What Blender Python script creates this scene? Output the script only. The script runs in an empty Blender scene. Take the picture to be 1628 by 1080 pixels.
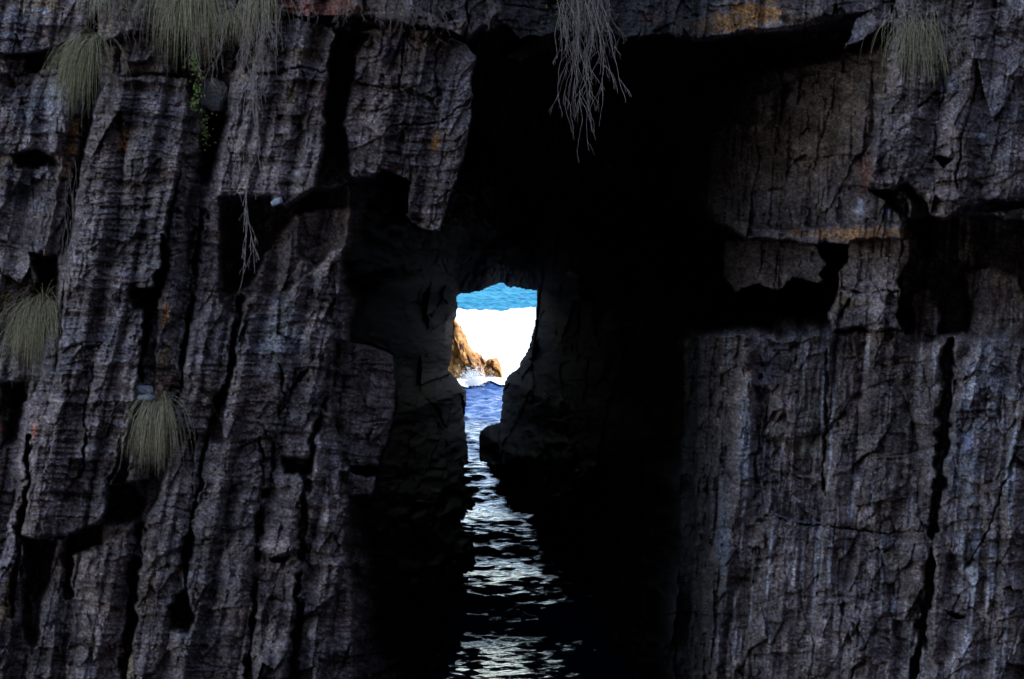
import bpy, math, random
import numpy as np

# ------------------------------------------------------------------ camera, world, sun, exposure
F = 3038.0; CX, CY = 814.0, 540.0; HC = 16.0
PITCH = math.atan(240.0 / F)
CP, SP = math.cos(PITCH), math.sin(PITCH)
scene = bpy.context.scene
cam_d = bpy.data.cameras.new('camera'); cam = bpy.data.objects.new('camera', cam_d)
scene.collection.objects.link(cam)
cam.location = (0, 0, HC); cam.rotation_euler = (math.pi / 2 - PITCH, 0, 0)
cam_d.sensor_width = 36; cam_d.lens = 36 * F / 1628.0
cam_d.clip_start = 0.5; cam_d.clip_end = 20000
scene.camera = cam

SUN_EL = math.radians(48); SUN_AZ = math.radians(52)      # azimuth from +Y towards +X
world = bpy.data.worlds.new('World'); scene.world = world; world.use_nodes = True
nt = world.node_tree; nt.nodes.clear()
sky = nt.nodes.new('ShaderNodeTexSky'); sky.sky_type = 'NISHITA'; sky.sun_disc = False
sky.sun_elevation = SUN_EL; sky.sun_rotation = SUN_AZ
bg = nt.nodes.new('ShaderNodeBackground'); bg.inputs[1].default_value = 0.15
wo = nt.nodes.new('ShaderNodeOutputWorld')
nt.links.new(sky.outputs[0], bg.inputs[0]); nt.links.new(bg.outputs[0], wo.inputs[0])
sl = bpy.data.lights.new('sun', 'SUN'); sl.energy = 2.0; sl.angle = math.radians(0.5); sl.color = (1.0, 0.97, 0.93)
sun = bpy.data.objects.new('sun', sl); scene.collection.objects.link(sun)
sun.rotation_euler = (math.pi / 2 - SUN_EL, 0, -SUN_AZ + math.pi)
sun.rotation_euler = (0, 0, 0)
from mathutils import Vector
_sd = Vector((math.cos(SUN_EL) * math.sin(SUN_AZ), math.cos(SUN_EL) * math.cos(SUN_AZ), math.sin(SUN_EL)))
sun.rotation_euler = _sd.to_track_quat('Z', 'Y').to_euler()
scene.view_settings.view_transform = 'Standard'; scene.view_settings.look = 'None'
scene.view_settings.gamma = 1.0; scene.view_settings.use_curve_mapping = False
scene.view_settings.exposure = 1.95
scene.cycles.diffuse_bounces = 1

rnd = random.Random(7)

# ------------------------------------------------------------------ helpers
def ray(px, py):
    a = (np.asarray(px, float) - CX) / F; b = (CY - np.asarray(py, float)) / F
    dy = CP + b * SP; dz = -SP + b * CP
    return a / dy, dz / dy
def P(px, py, Y):
    rx, rz = ray(px, py)
    return Vector((float(rx * Y), float(Y), float(HC + rz * Y)))

def hsh(i, j, s):
    i = i.astype(np.int64).astype(np.uint64); j = j.astype(np.int64).astype(np.uint64)
    h = i * np.uint64(0x9E3779B185EBCA87) ^ (j * np.uint64(0xC2B2AE3D27D4EB4F)) ^ np.uint64((s * 0x165667B19E3779F9) & 0xFFFFFFFFFFFFFFFF)
    h ^= h >> np.uint64(29); h *= np.uint64(0xBF58476D1CE4E5B9); h ^= h >> np.uint64(32)
    h *= np.uint64(0x94D049BB133111EB); h ^= h >> np.uint64(29)
    return (h >> np.uint64(40)).astype(np.float64) / float(1 << 24)
def vnoise(x, y, s):
    xi = np.floor(x); yi = np.floor(y); fx = x - xi; fy = y - yi
    ux = fx * fx * fx * (fx * (fx * 6 - 15) + 10); uy = fy * fy * fy * (fy * (fy * 6 - 15) + 10)
    a = hsh(xi, yi, s); b = hsh(xi + 1, yi, s); c = hsh(xi, yi + 1, s); d = hsh(xi + 1, yi + 1, s)
    return (a * (1 - ux) + b * ux) * (1 - uy) + (c * (1 - ux) + d * ux) * uy * 1.0 - 0.5
def fbm(x, y, s, o=4, g=0.5):
    r = 0; a = 1.0; t = 0
    for k in range(o):
        r = r + a * vnoise(x + 17.3 * k, y - 9.1 * k, s + k * 13); t += a
        a *= g; x = x * 2.03; y = y * 2.03
    return r / t * 1.6          # about -1..1 /1.2
def ridged(x, y, s, o=3):
    r = 0; a = 1.0
    for k in range(o):
        r = r + a * (1 - np.abs(vnoise(x, y, s + k * 7)) * 4); a *= 0.5; x = x * 2.1; y = y * 2.1
    return r / 1.75
def sstep(a, b, x):
    t = np.clip((x - a) / (b - a), 0, 1); return t * t * (3 - 2 * t)
def poly_sd(X, Y, poly):
    d = np.full(X.shape, 1e18); ins = np.zeros(X.shape, bool); n = len(poly)
    for i in range(n):
        x0, y0 = poly[i]; x1, y1 = poly[(i + 1) % n]
        ex, ey = x1 - x0, y1 - y0
        t = np.clip(((X - x0) * ex + (Y - y0) * ey) / (ex * ex + ey * ey + 1e-9), 0, 1)
        d = np.minimum(d, (X - x0 - t * ex) ** 2 + (Y - y0 - t * ey) ** 2)
        if y0 != y1:
            c = ((y0 > Y) != (y1 > Y)) & (X < (x1 - x0) * (Y - y0) / (y1 - y0) + x0)
            ins ^= c
    d = np.sqrt(d)
    return np.where(ins, -d, d)
def line_d(X, Y, pl):
    d = np.full(X.shape, 1e18)
    for (x0, y0), (x1, y1) in zip(pl[:-1], pl[1:]):
        ex, ey = x1 - x0, y1 - y0
        t = np.clip(((X - x0) * ex + (Y - y0) * ey) / (ex * ex + ey * ey + 1e-9), 0, 1)
        d = np.minimum(d, (X - x0 - t * ex) ** 2 + (Y - y0 - t * ey) ** 2)
    return np.sqrt(d)
def joints(u, v, w, h, s, warp=0.3):
    """irregular jointed blocks: random id, local coordinates, distance to the nearest joint (in units of u, v)"""
    a = u / w + warp * fbm(u / w / 3, v / h / 3, s + 5, 2)
    ia = np.floor(a); ja = 0.55 * hsh(ia, ia * 0, s); ia = np.where(a - ia < ja, ia - 1, ia)
    l = ia + 0.55 * hsh(ia, ia * 0, s); r = ia + 1 + 0.55 * hsh(ia + 1, ia * 0, s)
    fu = (a - l) / (r - l)
    b = v / h + 40 * hsh(ia, ia * 0 + 3, s + 1) + warp * fbm(u / w / 2, v / h / 3, s + 9, 2)
    ib = np.floor(b); jb = 0.6 * hsh(ib, ia, s + 2); ib = np.where(b - ib < jb, ib - 1, ib)
    l2 = ib + 0.6 * hsh(ib, ia, s + 2); r2 = ib + 1 + 0.6 * hsh(ib + 1, ia, s + 2)
    fv = (b - l2) / (r2 - l2)
    eu = np.minimum(fu, 1 - fu) * (r - l) * w; ev = np.minimum(fv, 1 - fv) * (r2 - l2) * h
    return hsh(ia, ib, s + 3), fu, fv, eu, ev, ia, ib

def facets(u, v, w, h, s, off, tilt):
    """angular broken faces: each irregular cell is a plane with its own depth and tilt"""
    a = u / w; b = v / h; ia = np.floor(a); ib = np.floor(b)
    best = np.full(a.shape, 1e9); sec = best.copy(); out = np.zeros(a.shape)
    for i in (-1, 0, 1):
        for j in (-1, 0, 1):
            ci = ia + i; cj = ib + j
            dx = a - ci - hsh(ci, cj, s); dy = b - cj - hsh(ci, cj, s + 1); d = np.abs(dx) * 0.6 + np.sqrt(dx * dx + dy * dy) * 0.6
            val = (hsh(ci, cj, s + 2) - 0.5) * 2 * off + tilt * (dx * (hsh(ci, cj, s + 3) - 0.5) + dy * (hsh(ci, cj, s + 4) - 0.65)) * 2
            m = d < best; sec = np.where(m, best, np.minimum(sec, d)); out = np.where(m, val, out); best = np.where(m, d, best)
    return out, sec - best

def mesh_obj(name, V, Fa, mat, parent=None, smooth=False, col=None):
    me = bpy.data.meshes.new(name)
    V = np.asarray(V, np.float32).reshape(-1, 3)
    if isinstance(Fa, np.ndarray):
        n, k = Fa.shape
        me.vertices.add(len(V)); me.vertices.foreach_set('co', V.ravel())
        me.loops.add(n * k); me.loops.foreach_set('vertex_index', Fa.astype(np.int32).ravel())
        me.polygons.add(n); me.polygons.foreach_set('loop_start', np.arange(0, n * k, k, dtype=np.int32))
        me.update(calc_edges=True)
    else:
        me.from_pydata([tuple(map(float, p)) for p in V], [], Fa); me.update()
    if smooth: me.polygons.foreach_set('use_smooth', np.ones(len(me.polygons), bool))
    if col is not None:
        ca = me.color_attributes.new('rock_colour', 'FLOAT_COLOR', 'POINT')
        c4 = np.ones((len(V), 4), np.float32); c4[:, :3] = col; ca.data.foreach_set('color', c4.ravel())
    o = bpy.data.objects.new(name, me); scene.collection.objects.link(o)
    if mat: me.materials.append(mat)
    if parent: o.parent = parent
    return o
def tag(o, label=None, cat=None, group=None, kind=None):
    for k, v in (('label', label), ('category', cat), ('group', group), ('kind', kind)):
        if v: o[k] = v
    return o
def empty(name, loc):
    o = bpy.data.objects.new(name, None); o.location = loc; scene.collection.objects.link(o)
    o.empty_display_size = 0.2
    return o
def put(o, root):
    """parent o (built in world coordinates) to root, keeping it where it is"""
    o.parent = root
    L = Vector(root.location)
    co = np.empty(len(o.data.vertices) * 3, np.float32); o.data.vertices.foreach_get('co', co)
    co = co.reshape(-1, 3) - np.array(L, np.float32); o.data.vertices.foreach_set('co', co.ravel()); o.data.update()

# ------------------------------------------------------------------ materials
def mat_new(name):
    m = bpy.data.materials.new(name); m.use_nodes = True
    n = m.node_tree.nodes; l = m.node_tree.links; b = n['Principled BSDF']
    return m, n, l, b
def rock_material():
    m, n, l, b = mat_new('cliff_rock')
    at = n.new('ShaderNodeAttribute'); at.attribute_name = 'rock_colour'
    geo = n.new('ShaderNodeNewGeometry')
    ns = n.new('ShaderNodeTexNoise'); ns.inputs['Scale'].default_value = 20; ns.inputs['Detail'].default_value = 8; ns.inputs['Roughness'].default_value = 0.75
    l.new(geo.outputs['Position'], ns.inputs['Vector'])
    mr = n.new('ShaderNodeMapRange'); mr.inputs['From Min'].default_value = 0.3; mr.inputs['From Max'].default_value = 0.7
    mr.inputs['To Min'].default_value = 0.2; mr.inputs['To Max'].default_value = 2.1
    l.new(ns.outputs['Fac'], mr.inputs['Value'])
    mx = n.new('ShaderNodeMix'); mx.data_type = 'RGBA'; mx.blend_type = 'MULTIPLY'; mx.inputs[0].default_value = 1
    l.new(at.outputs['Color'], mx.inputs[6]); l.new(mr.outputs[0], mx.inputs[7])
    l.new(mx.outputs[2], b.inputs['Base Color'])
    n2 = n.new('ShaderNodeTexNoise'); n2.inputs['Scale'].default_value = 22; n2.inputs['Detail'].default_value = 9; n2.inputs['Roughness'].default_value = 0.8
    l.new(geo.outputs['Position'], n2.inputs['Vector'])
    bp = n.new('ShaderNodeBump'); bp.inputs['Strength'].default_value = 1.0; bp.inputs['Distance'].default_value = 0.03
    l.new(n2.outputs['Fac'], bp.inputs['Height']); l.new(bp.outputs[0], b.inputs['Normal'])
    rr = n.new('ShaderNodeMapRange'); rr.inputs['To Min'].default_value = 0.5; rr.inputs['To Max'].default_value = 0.95
    l.new(ns.outputs['Fac'], rr.inputs['Value']); l.new(rr.outputs[0], b.inputs['Roughness'])
    b.inputs['Specular IOR Level'].default_value = 0.003
    return m
ROCK = rock_material()
def simple(name, c1, c2, scale=8, rough=0.8, trans=0.0):
    m, n, l, b = mat_new(name)
    ns = n.new('ShaderNodeTexNoise'); ns.inputs['Scale'].default_value = scale; ns.inputs['Detail'].default_value = 5
    geo = n.new('ShaderNodeNewGeometry'); l.new(geo.outputs['Position'], ns.inputs['Vector'])
    cr = n.new('ShaderNodeValToRGB'); cr.color_ramp.elements[0].position = 0.35; cr.color_ramp.elements[1].position = 0.65
    cr.color_ramp.elements[0].color = (*c1, 1); cr.color_ramp.elements[1].color = (*c2, 1)
    l.new(ns.outputs['Fac'], cr.inputs[0]); l.new(cr.outputs[0], b.inputs['Base Color'])
    b.inputs['Roughness'].default_value = rough
    b.inputs['Specular IOR Level'].default_value = 0.25
    return m
M_GREEN = simple('green_grass', (0.11, 0.10, 0.038), (0.28, 0.23, 0.11), 12)
M_STRAW = simple('dry_grass', (0.18, 0.13, 0.065), (0.52, 0.40, 0.23), 12)
M_ROOT = simple('pale_root', (0.20, 0.14, 0.11), (0.48, 0.37, 0.30), 14)
M_BROWN = simple('brown_root', (0.08, 0.055, 0.045), (0.22, 0.16, 0.13), 10)
M_LEAF = simple('vine_leaf', (0.10, 0.16, 0.03), (0.28, 0.36, 0.08), 20, 0.5)
M_PALE = simple('pale_stone', (0.28, 0.28, 0.30), (0.55, 0.55, 0.58), 9)

def water_material():
    m, n, l, b = mat_new('sea_water')
    geo = n.new('ShaderNodeNewGeometry')
    mp = n.new('ShaderNodeMapping'); mp.inputs['Scale'].default_value = (0.7, 1.5, 1)
    l.new(geo.outputs['Position'], mp.inputs['Vector'])
    n1 = n.new('ShaderNodeTexNoise'); n1.inputs['Scale'].default_value = 2.2; n1.inputs['Detail'].default_value = 3; n1.inputs['Roughness'].default_value = 0.5
    l.new(mp.outputs[0], n1.inputs['Vector'])
    bp = n.new('ShaderNodeBump'); bp.inputs['Strength'].default_value = 1.0; bp.inputs['Distance'].default_value = 0.06
    l.new(n1.outputs['Fac'], bp.inputs['Height']); l.new(bp.outputs[0], b.inputs['Normal'])
    # the shallow aerated water beyond the break is turquoise, the deep water navy
    sep = n.new('ShaderNodeSeparateXYZ'); l.new(geo.outputs['Position'], sep.inputs[0])
    mr = n.new('ShaderNodeMapRange'); mr.inputs['From Min'].default_value = 165; mr.inputs['From Max'].default_value = 215
    l.new(sep.outputs['Y'], mr.inputs['Value'])
    n2 = n.new('ShaderNodeTexNoise'); n2.inputs['Scale'].default_value = 0.12; n2.inputs['Detail'].default_value = 4
    mp2 = n.new('ShaderNodeMapping'); mp2.inputs['Scale'].default_value = (0.5, 1.2, 1)
    l.new(geo.outputs['Position'], mp2.inputs['Vector']); l.new(mp2.outputs[0], n2.inputs['Vector'])
    cr = n.new('ShaderNodeValToRGB'); cr.color_ramp.elements[0].position = 0.35; cr.color_ramp.elements[1].position = 0.68
    cr.color_ramp.elements[0].color = (0.010, 0.09, 0.17, 1); cr.color_ramp.elements[1].color = (0.03, 0.19, 0.26, 1)
    l.new(n2.outputs['Fac'], cr.inputs[0])
    mx = n.new('ShaderNodeMix'); mx.data_type = 'RGBA'; l.new(mr.outputs[0], mx.inputs[0])
    mx.inputs[6].default_value = (0.006, 0.018, 0.05, 1); l.new(cr.outputs[0], mx.inputs[7])
    l.new(mx.outputs[2], b.inputs['Base Color'])
    b.inputs['Roughness'].default_value = 0.07; b.inputs['IOR'].default_value = 1.333; b.inputs['Specular Tint'].default_value = (0.52, 0.68, 1, 1)
    return m
M_WATER = water_material()
def sea_far():
    m = M_WATER.copy(); m.name = 'open_sea_water'; n = m.node_tree.nodes; l = m.node_tree.links
    b = n['Principled BSDF']; out = n['Material Output']; src = b.inputs['Base Color'].links[0].from_socket
    df = n.new('ShaderNodeBsdfDiffuse'); l.new(src, df.inputs[0]); l.new(b.inputs['Normal'].links[0].from_socket, df.inputs['Normal'])
    mr0 = [x for x in n if x.type == 'MAP_RANGE'][0]; sp_ = [x for x in n if x.type == 'SEPXYZ'][0]; mrn = n.new('ShaderNodeMapRange'); l.new(sp_.outputs['Y'], mrn.inputs['Value']); mrn.inputs['From Min'].default_value = 150; mrn.inputs['From Max'].default_value = 200
    k = n.new('ShaderNodeMath'); k.operation = 'MULTIPLY'; k.inputs[1].default_value = 0.86; l.new(mrn.outputs[0], k.inputs[0])
    mx = n.new('ShaderNodeMixShader'); l.new(k.outputs[0], mx.inputs[0]); l.new(b.outputs[0], mx.inputs[1]); l.new(df.outputs[0], mx.inputs[2])
    [x for x in n if x.type == 'MIX'][0].inputs[6].default_value = (0.012, 0.045, 0.15, 1)
    mrn.inputs['To Min'].default_value = 0.4
    l.new(mx.outputs[0], out.inputs[0]); return m
M_SEA = sea_far()
M_FOAM = simple('white_foam', (0.78, 0.82, 0.84), (0.92, 0.93, 0.94), 1.5, 0.9)

# ------------------------------------------------------------------ the cliff: grid over the face and the cave behind it
def axis(lo, a, b, hi, fine, coarse):
    return np.concatenate([np.arange(lo, a, coarse), np.arange(a, b, fine), np.arange(b, hi + coarse, coarse)])
ax = axis(-700, -24, 1652, 2300, 1.5, 9.0)
ay = axis(-1500, -24, 1104, 1430, 1.5, 9.0)
PX, PY = np.meshgrid(ax, ay)
YF = 45.0
HOLE = [(733,468),(750,466),(765,463),(785,455),(798,450),(806,457),(830,460),(853,463),(852,490),(849,520),(843,540),(838,558),(828,572),(824,585),(808,596),(802,605),(799,620),(796,650),(794,672),(775,676),(762,686),(759,700),(760,735),(775,760),(800,790),(830,830),(870,875),(905,930),(950,1000),(985,1080),(1040,1200),(1080,1440),(712,1440),(734,1080),(738,1010),(746,990),(762,975),(764,900),(763,850),(755,790),(746,740),(740,680),(740,650),(742,630),(741,620),(728,605),(714,588),(718,570),(721,540),(721,515),(727,500),(729,485),(727,472)]
OUTER = [(600,36),(1420,30),(1452,300),(1452,520),(1130,560),(1085,1440),(560,1440),(535,560),(560,400)]
# warped coordinates make the traced outlines ragged
WX = PX + 8 * fbm(PX / 60, PY / 60, 3, 3) + 5.0 * fbm(PX / 16, PY / 14, 4, 4)
WY = PY + 8 * fbm(PX / 70, PY / 50, 5, 3) + 6.0 * fbm(PX / 18, PY / 12, 6, 4)
HX = PX + 2.0 * fbm(PX / 9, PY / 9, 8, 3) + 3 * fbm(PX / 30, PY / 30, 10, 2) * (PY > 640); HY = PY + 2.0 * fbm(PX / 9, PY / 9, 9, 3)
sdh = poly_sd(HX, HY, HOLE)
sdo = poly_sd(WX + 34 * fbm(PX / 90, PY / 70, 12, 3), WY + 20 * fbm(PX / 70, PY / 70, 13, 3), OUTER)
slope = ray(PX, PY)[1]
Dw = np.where(slope < -0.02, HC / np.maximum(-slope, 0.02), 900) + 1.5 + 9 * np.abs(fbm(PX / 40, PY / 40, 15, 3))
Dh = (131.0 ** -14 + Dw ** -14.0) ** (-1 / 14.0)
si = np.maximum(sdh, 0); so = np.maximum(-sdo, 0)
t = np.where(sdo < 0, so / (si + so + 1e-6), 0)
D = 48.0 * np.power(np.maximum(Dh, 48.0) / 48.0, t ** 0.75)

def region(pad, pts):
    xs = [p[0] for p in pts]; ys = [p[1] for p in pts]
    i0, i1 = np.searchsorted(ax, [min(xs) - pad, max(xs) + pad]); j0, j1 = np.searchsorted(ay, [min(ys) - pad, max(ys) + pad])
    return (slice(j0, j1), slice(i0, i1))
def block(poly, d, gx=0.0, gy=0.0, soft=2.5, bulge=0.0, only_front=False):
    """lay a rock face: depth d behind the front plane at the polygon's centre, slopes in metres per 100 px"""
    s = region(30, poly); X = WX[s]; Y = WY[s]
    sd = poly_sd(X, Y, poly); w = sstep(soft, -soft, sd)
    cx = sum(p[0] for p in poly) / len(poly); cy = sum(p[1] for p in poly) / len(poly)
    nd = YF + d + gx * (PX[s] - cx) / 100 + gy * (PY[s] - cy) / 100
    if bulge: nd = nd + 0.6 * bulge * np.exp(-np.maximum(-sd, 0) / 12.0)
    if only_front: w = np.where(nd < D[s], w, 0)
    D[s] = D[s] * (1 - w) + nd * w
def crack(pl, width, depth, ragged=1.0):
    s = region(60, pl); sd_ = int(pl[0][0] * 7 + pl[0][1])
    X = WX[s] + 7 * fbm(PX[s] / 9, PY[s] / 22, sd_, 3); Y = WY[s] + 4 * fbm(PX[s] / 9, PY[s] / 14, sd_ + 5, 2)
    d = line_d(X, Y, pl)
    wd = width * np.clip(0.62 + 1.15 * ragged * fbm(PX[s] / 45, PY[s] / 38, sd_ + 9, 3), 0.05, 1.5)
    D[s] += depth * sstep(wd * 0.75 + 1.0, wd * 0.15, d) * sstep(0.05, 0.45, wd / width)

# ---- left cliff, painted from back to front
block([(-900,-1600),(640,-1600),(640,40),(600,300),(548,395),(560,560),(560,700),(545,900),(560,1500),(-900,1500)], 1.4, gx=0.05, soft=6)
block([(536,545),(590,548),(625,560),(632,640),(618,700),(600,742),(545,745),(528,650)], 3.4, gx=0.8, gy=-0.1, bulge=0.5)          # faint block in the dark recess
block([(540,752),(596,757),(590,792),(542,790)], 3.2, gx=0.6, bulge=0.3)
block([(480,318),(552,300),(548,392),(500,420),(470,400)], 2.6, gx=0.3)
# lower middle face
block([(397,463),(447,478),(527,402),(549,393),(543,467),(529,547),(514,613),(508,673),(522,760),(528,860),(556,880),(560,1000),(565,1500),(330,1500),(345,900),(360,640),(380,520)], 0.9, gx=0.25, gy=0.12, bulge=0.25)
block([(455,905),(510,890),(555,885),(550,940),(510,960),(460,990)], 0.7, gx=0.2, gy=-0.3, bulge=0.2)
block([(410,1040),(440,1018),(465,1015),(463,1100),(405,1120)], 0.6, gx=0.1, bulge=0.3)
block([(490,1040),(525,1018),(532,1035),(512,1075),(490,1100)], 0.8, gx=0.1, bulge=0.3)
block([(415,790),(470,800),(478,870),(440,884),(405,878)], 0.65, gx=0.2, gy=-0.2, bulge=0.2)
# far left wall
block([(-900,90),(60,95),(110,120),(118,190),(100,250),(40,244),(-900,240)], 0.55, gx=0.1)
block([(-900,268),(20,262),(95,266),(78,330),(62,400),(45,470),(0,540),(-900,560)], 0.95, gx=0.15, gy=-0.15)
block([(-900,-1600),(150,-1600),(150,20),(140,60),(60,85),(-900,82)], 0.75, gx=0.0, gy=-0.1)
block([(-900,555),(15,550),(40,590),(20,640),(-10,760),(-30,1500),(-900,1500)], 1.0)
# strip columns at far left
block([(118,150),(150,130),(128,250),(108,340),(97,410),(72,408),(85,330),(100,250)], 0.75, gx=0.3)
block([(97,400),(108,400),(96,520),(88,610),(70,800),(40,860),(20,1000),(0,1100),(-40,1500),(-100,1500),(20,800),(45,640),(60,610),(92,480)], 0.7, gx=0.4)
block([(60,850),(100,855),(96,960),(80,1080),(60,1500),(20,1500),(45,1040)], 0.8, gx=0.3)
block([(118,880),(150,870),(205,840),(212,900),(196,1080),(180,1500),(90,1500),(105,1060)], 0.9, gx=0.2, gy=0.1, bulge=0.2)
block([(228,838),(300,780),(330,700),(420,700),(418,790),(398,960),(385,1100),(360,1500),(180,1500),(205,1080)], 0.55, gx=0.15, bulge=0.2)
# column right of the main one, and its neighbour
block([(300,175),(322,196),(318,250),(296,340),(300,480),(287,612),(248,632),(246,560),(262,400),(290,250)], 0.75, gx=0.2, bulge=0.1)
block([(372,120),(400,60),(430,300),(352,314),(352,380),(350,480),(372,500),(362,590),(346,640),(330,760),(300,860),(240,900),(232,830),(262,760),(286,620),(297,540),(322,340),(345,220)], 0.35, gx=0.12, bulge=0.12)
block([(215,628),(250,628),(285,620),(262,690),(240,760),(200,770),(205,700)], 0.5, gx=0.1, gy=-0.25)
# main column
block([(172,130),(230,118),(300,122),(298,200),(288,260),(266,335),(258,400),(248,452),(215,466),(236,480),(226,560),(213,640),(196,720),(176,790),(164,830),(110,850),(36,852),(48,760),(80,640),(97,560),(108,400),(130,280),(150,180)], -0.05, gx=0.06, gy=-0.02, bulge=0.12)
block([(178,150),(296,150),(284,262),(264,335),(256,400),(246,450),(208,462),(115,462),(120,390),(138,280)], -0.22, gx=0.05, bulge=0.1)
block([(176,190),(292,192),(282,270),(145,268),(160,220)], -0.3, gx=0.05, bulge=0.06)
block([(50,782),(172,785),(160,832),(108,848),(38,850)], -0.2, gx=0.02, gy=-0.4, bulge=0.1)
block([(196,56),(278,52),(284,118),(198,118)], 0.0, gx=0.08, bulge=0.12)
block([(183,122),(250,124),(246,131),(190,130)], -0.35, bulge=0.05)
# top left ledge tier with brown soil
block([(150,-1600),(560,-1600),(560,20),(500,28),(400,24),(330,60),(280,48),(195,54),(160,70),(148,20)], 0.6, gx=0.0, gy=-0.35)
# big hanging block
block([(402,22),(470,28),(532,44),(536,60),(520,110),(513,240),(502,296),(455,330),(436,326),(430,312),(345,312),(352,250),(374,130)], -0.35, gx=0.05, gy=0.02, bulge=0.12)
block([(412,120),(514,128),(510,240),(500,296),(455,327),(440,308),(400,306)], -0.43, gx=0.03, bulge=0.05)
# cavity-side block
block([(562,56),(595,44),(640,34),(700,52),(740,68),(757,90),(750,150),(747,190),(738,248),(717,300),(713,330),(701,372),(664,368),(642,342),(650,292),(612,270),(600,284),(556,282),(545,200),(560,90)], 0.05, gx=0.1, gy=-0.03, bulge=0.2)
block([(636,60),(700,66),(756,88),(746,185),(736,248),(700,240),(690,150),(638,140)], -0.2, gx=0.08, bulge=0.08)
block([(640,148),(690,154),(746,160),(736,250),(716,300),(658,290),(632,200)], -0.12, gx=0.1, gy=0.05, bulge=0.08)
block([(500,-1600),(742,-1600),(742,60),(640,34),(560,26),(500,24)], 0.5, gy=-0.3)
block([(660,-200),(740,-200),(740,30),(700,36),(664,10)], 0.0, bulge=0.2)
# ---- dark holes and cracks of the left cliff
for pl in ([(44,88),(78,84),(74,110),(56,120),(38,116)], [(50,405),(96,407),(92,487),(46,487),(58,440)], [(20,244),(60,240),(92,254),(96,268),(30,266)],
           [(172,772),(214,768),(234,800),(222,826),(170,834)], [(105,852),(166,828),(165,866),(140,878),(106,884)], [(268,965),(300,940),(312,980),(300,1008),(268,1000)],
           [(0,606),(44,606),(40,640),(24,700),(0,720)], [(350,316),(430,314),(455,332),(502,298),(552,292),(546,330),(470,345),(430,400),(400,452),(356,470)],
           [(203,458),(257,450),(250,490),(213,490)], [(450,725),(498,724),(496,752),(452,750)], 
           [(540,52),(592,54),(566,88),(562,130),(548,200),(562,286),(610,276),(648,292),(640,345),(600,372),(556,380),(552,300),(500,296),(514,240),(520,120)],
           [(430,884),(478,880),(450,895)], [(356,150),(362,172),(338,290),(318,292),(324,180)], [(60,852),(92,858),(54,1040),(36,1016),(36,852)]):
    s = region(30, pl); sd = poly_sd(WX[s], WY[s], pl); w = sstep(2.5, -9.0, sd)
    D[s] += (1.9 + 0.8 * fbm(PX[s] / 30, PY[s] / 30, 91, 2)) * w
crack([(257,372),(262,420),(236,500),(228,560),(220,622)], 18, 2.4)
crack([(326,335),(308,440),(294,540),(284,616)], 9, 1.2)
crack([(384,470),(364,590),(346,640),(318,760),(300,870),(300,960)], 9, 1.1)
crack([(150,130),(132,200),(118,300),(100,400)], 8, 0.9)
crack([(152,20),(140,70)], 10, 0.8)
crack([(226,838),(212,920),(196,1100)], 14, 1.3)
crack([(420,780),(408,900),(392,1090)], 12, 1.2)
crack([(486,752),(482,880),(464,1090)], 12, 1.3)
crack([(520,640),(498,690),(492,752)], 12, 1.2)
crack([(112,852),(108,950)], 14, 1.3)
crack([(46,700),(30,850),(20,980)], 10, 1.2)
crack([(160,540),(140,640),(128,760)], 4, 0.5)
crack([(176,770),(206,640)], 5, 0.6)
crack([(0,118),(60,120),(110,122)], 3, 0.4)
crack([(520,115),(470,112),(428,120),(400,118)], 3.5, 0.35)
crack([(640,62),(637,140),(638,148)], 3, 0.3)
crack([(696,72),(695,150),(640,140)], 3, 0.3)
crack([(640,200),(700,196),(742,158)], 3, 0.3)
crack([(560,130),(634,140)], 3, 0.3)
crack([(500,560),(470,610),(445,660),(440,700),(430,760)], 6, 0.5)
crack([(440,580),(450,630),(445,660)], 5, 0.4)
crack([(415,700),(420,740),(412,800)], 5, 0.4)

# ---- right cliff
R_UP = [(1428,-1600),(1428,7),(1418,43),(1410,110),(1400,173),(1387,213),(1377,283),(1378,300),(1440,297),(1467,310),(1482,340),(1507,347),(1533,330),(1577,322),(1640,318),(2400,300),(2400,-1600)]
# receding brown wall beneath the roof's right end
block([(1090,150),(1200,110),(1300,95),(1425,60),(1425,290),(1450,330),(1450,385),(1190,392),(1130,360),(1080,300)], 5.0, gx=-4.0, gy=-1.6, soft=14)
block([(1196,215),(1270,190),(1380,140),(1380,300),(1440,330),(1440,360),(1190,360)], 3.6, gx=-3.0, gy=-1.2, bulge=0.3)
for q, d_ in (([(1128,215),(1168,190),(1192,200),(1190,352),(1150,346),(1124,330)], 8.2), ([(1186,240),(1204,150),(1246,140),(1256,300),(1248,362),(1188,356)], 6.6),
              ([(1244,210),(1262,130),(1300,120),(1316,240),(1300,362),(1250,360)], 5.2), ([(1298,150),(1340,100),(1352,200),(1334,290),(1310,352),(1294,330)], 3.9),
              ([(1336,120),(1384,90),(1392,200),(1380,292),(1348,300),(1330,260)], 2.7), ([(1340,296),(1440,300),(1448,356),(1330,362)], 2.2)):
    block(q, d_, gx=-1.3, gy=-0.5, bulge=0.35, soft=3)
block([(1150,380),(1256,384),(1300,388),(1306,404),(1318,420),(1306,436),(1314,452),(1262,446),(1238,462),(1204,450),(1172,468),(1150,440)], 6.6, gx=-3.2, gy=-0.8, bulge=0.3, soft=3)
block([(1256,366),(1330,356),(1452,352),(1450,386),(1300,392),(1262,386)], 1.6, gx=-1.0, gy=-1.6)
block([(1440,345),(2400,345),(2400,545),(1440,530)], 6.0, gx=-0.2, soft=4)
block([(1530,432),(1570,425),(1612,440),(1628,500),(1620,545),(1536,545),(1544,490)], 3.6, gx=-0.3, gy=-0.6, bulge=0.4, soft=5)
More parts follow.
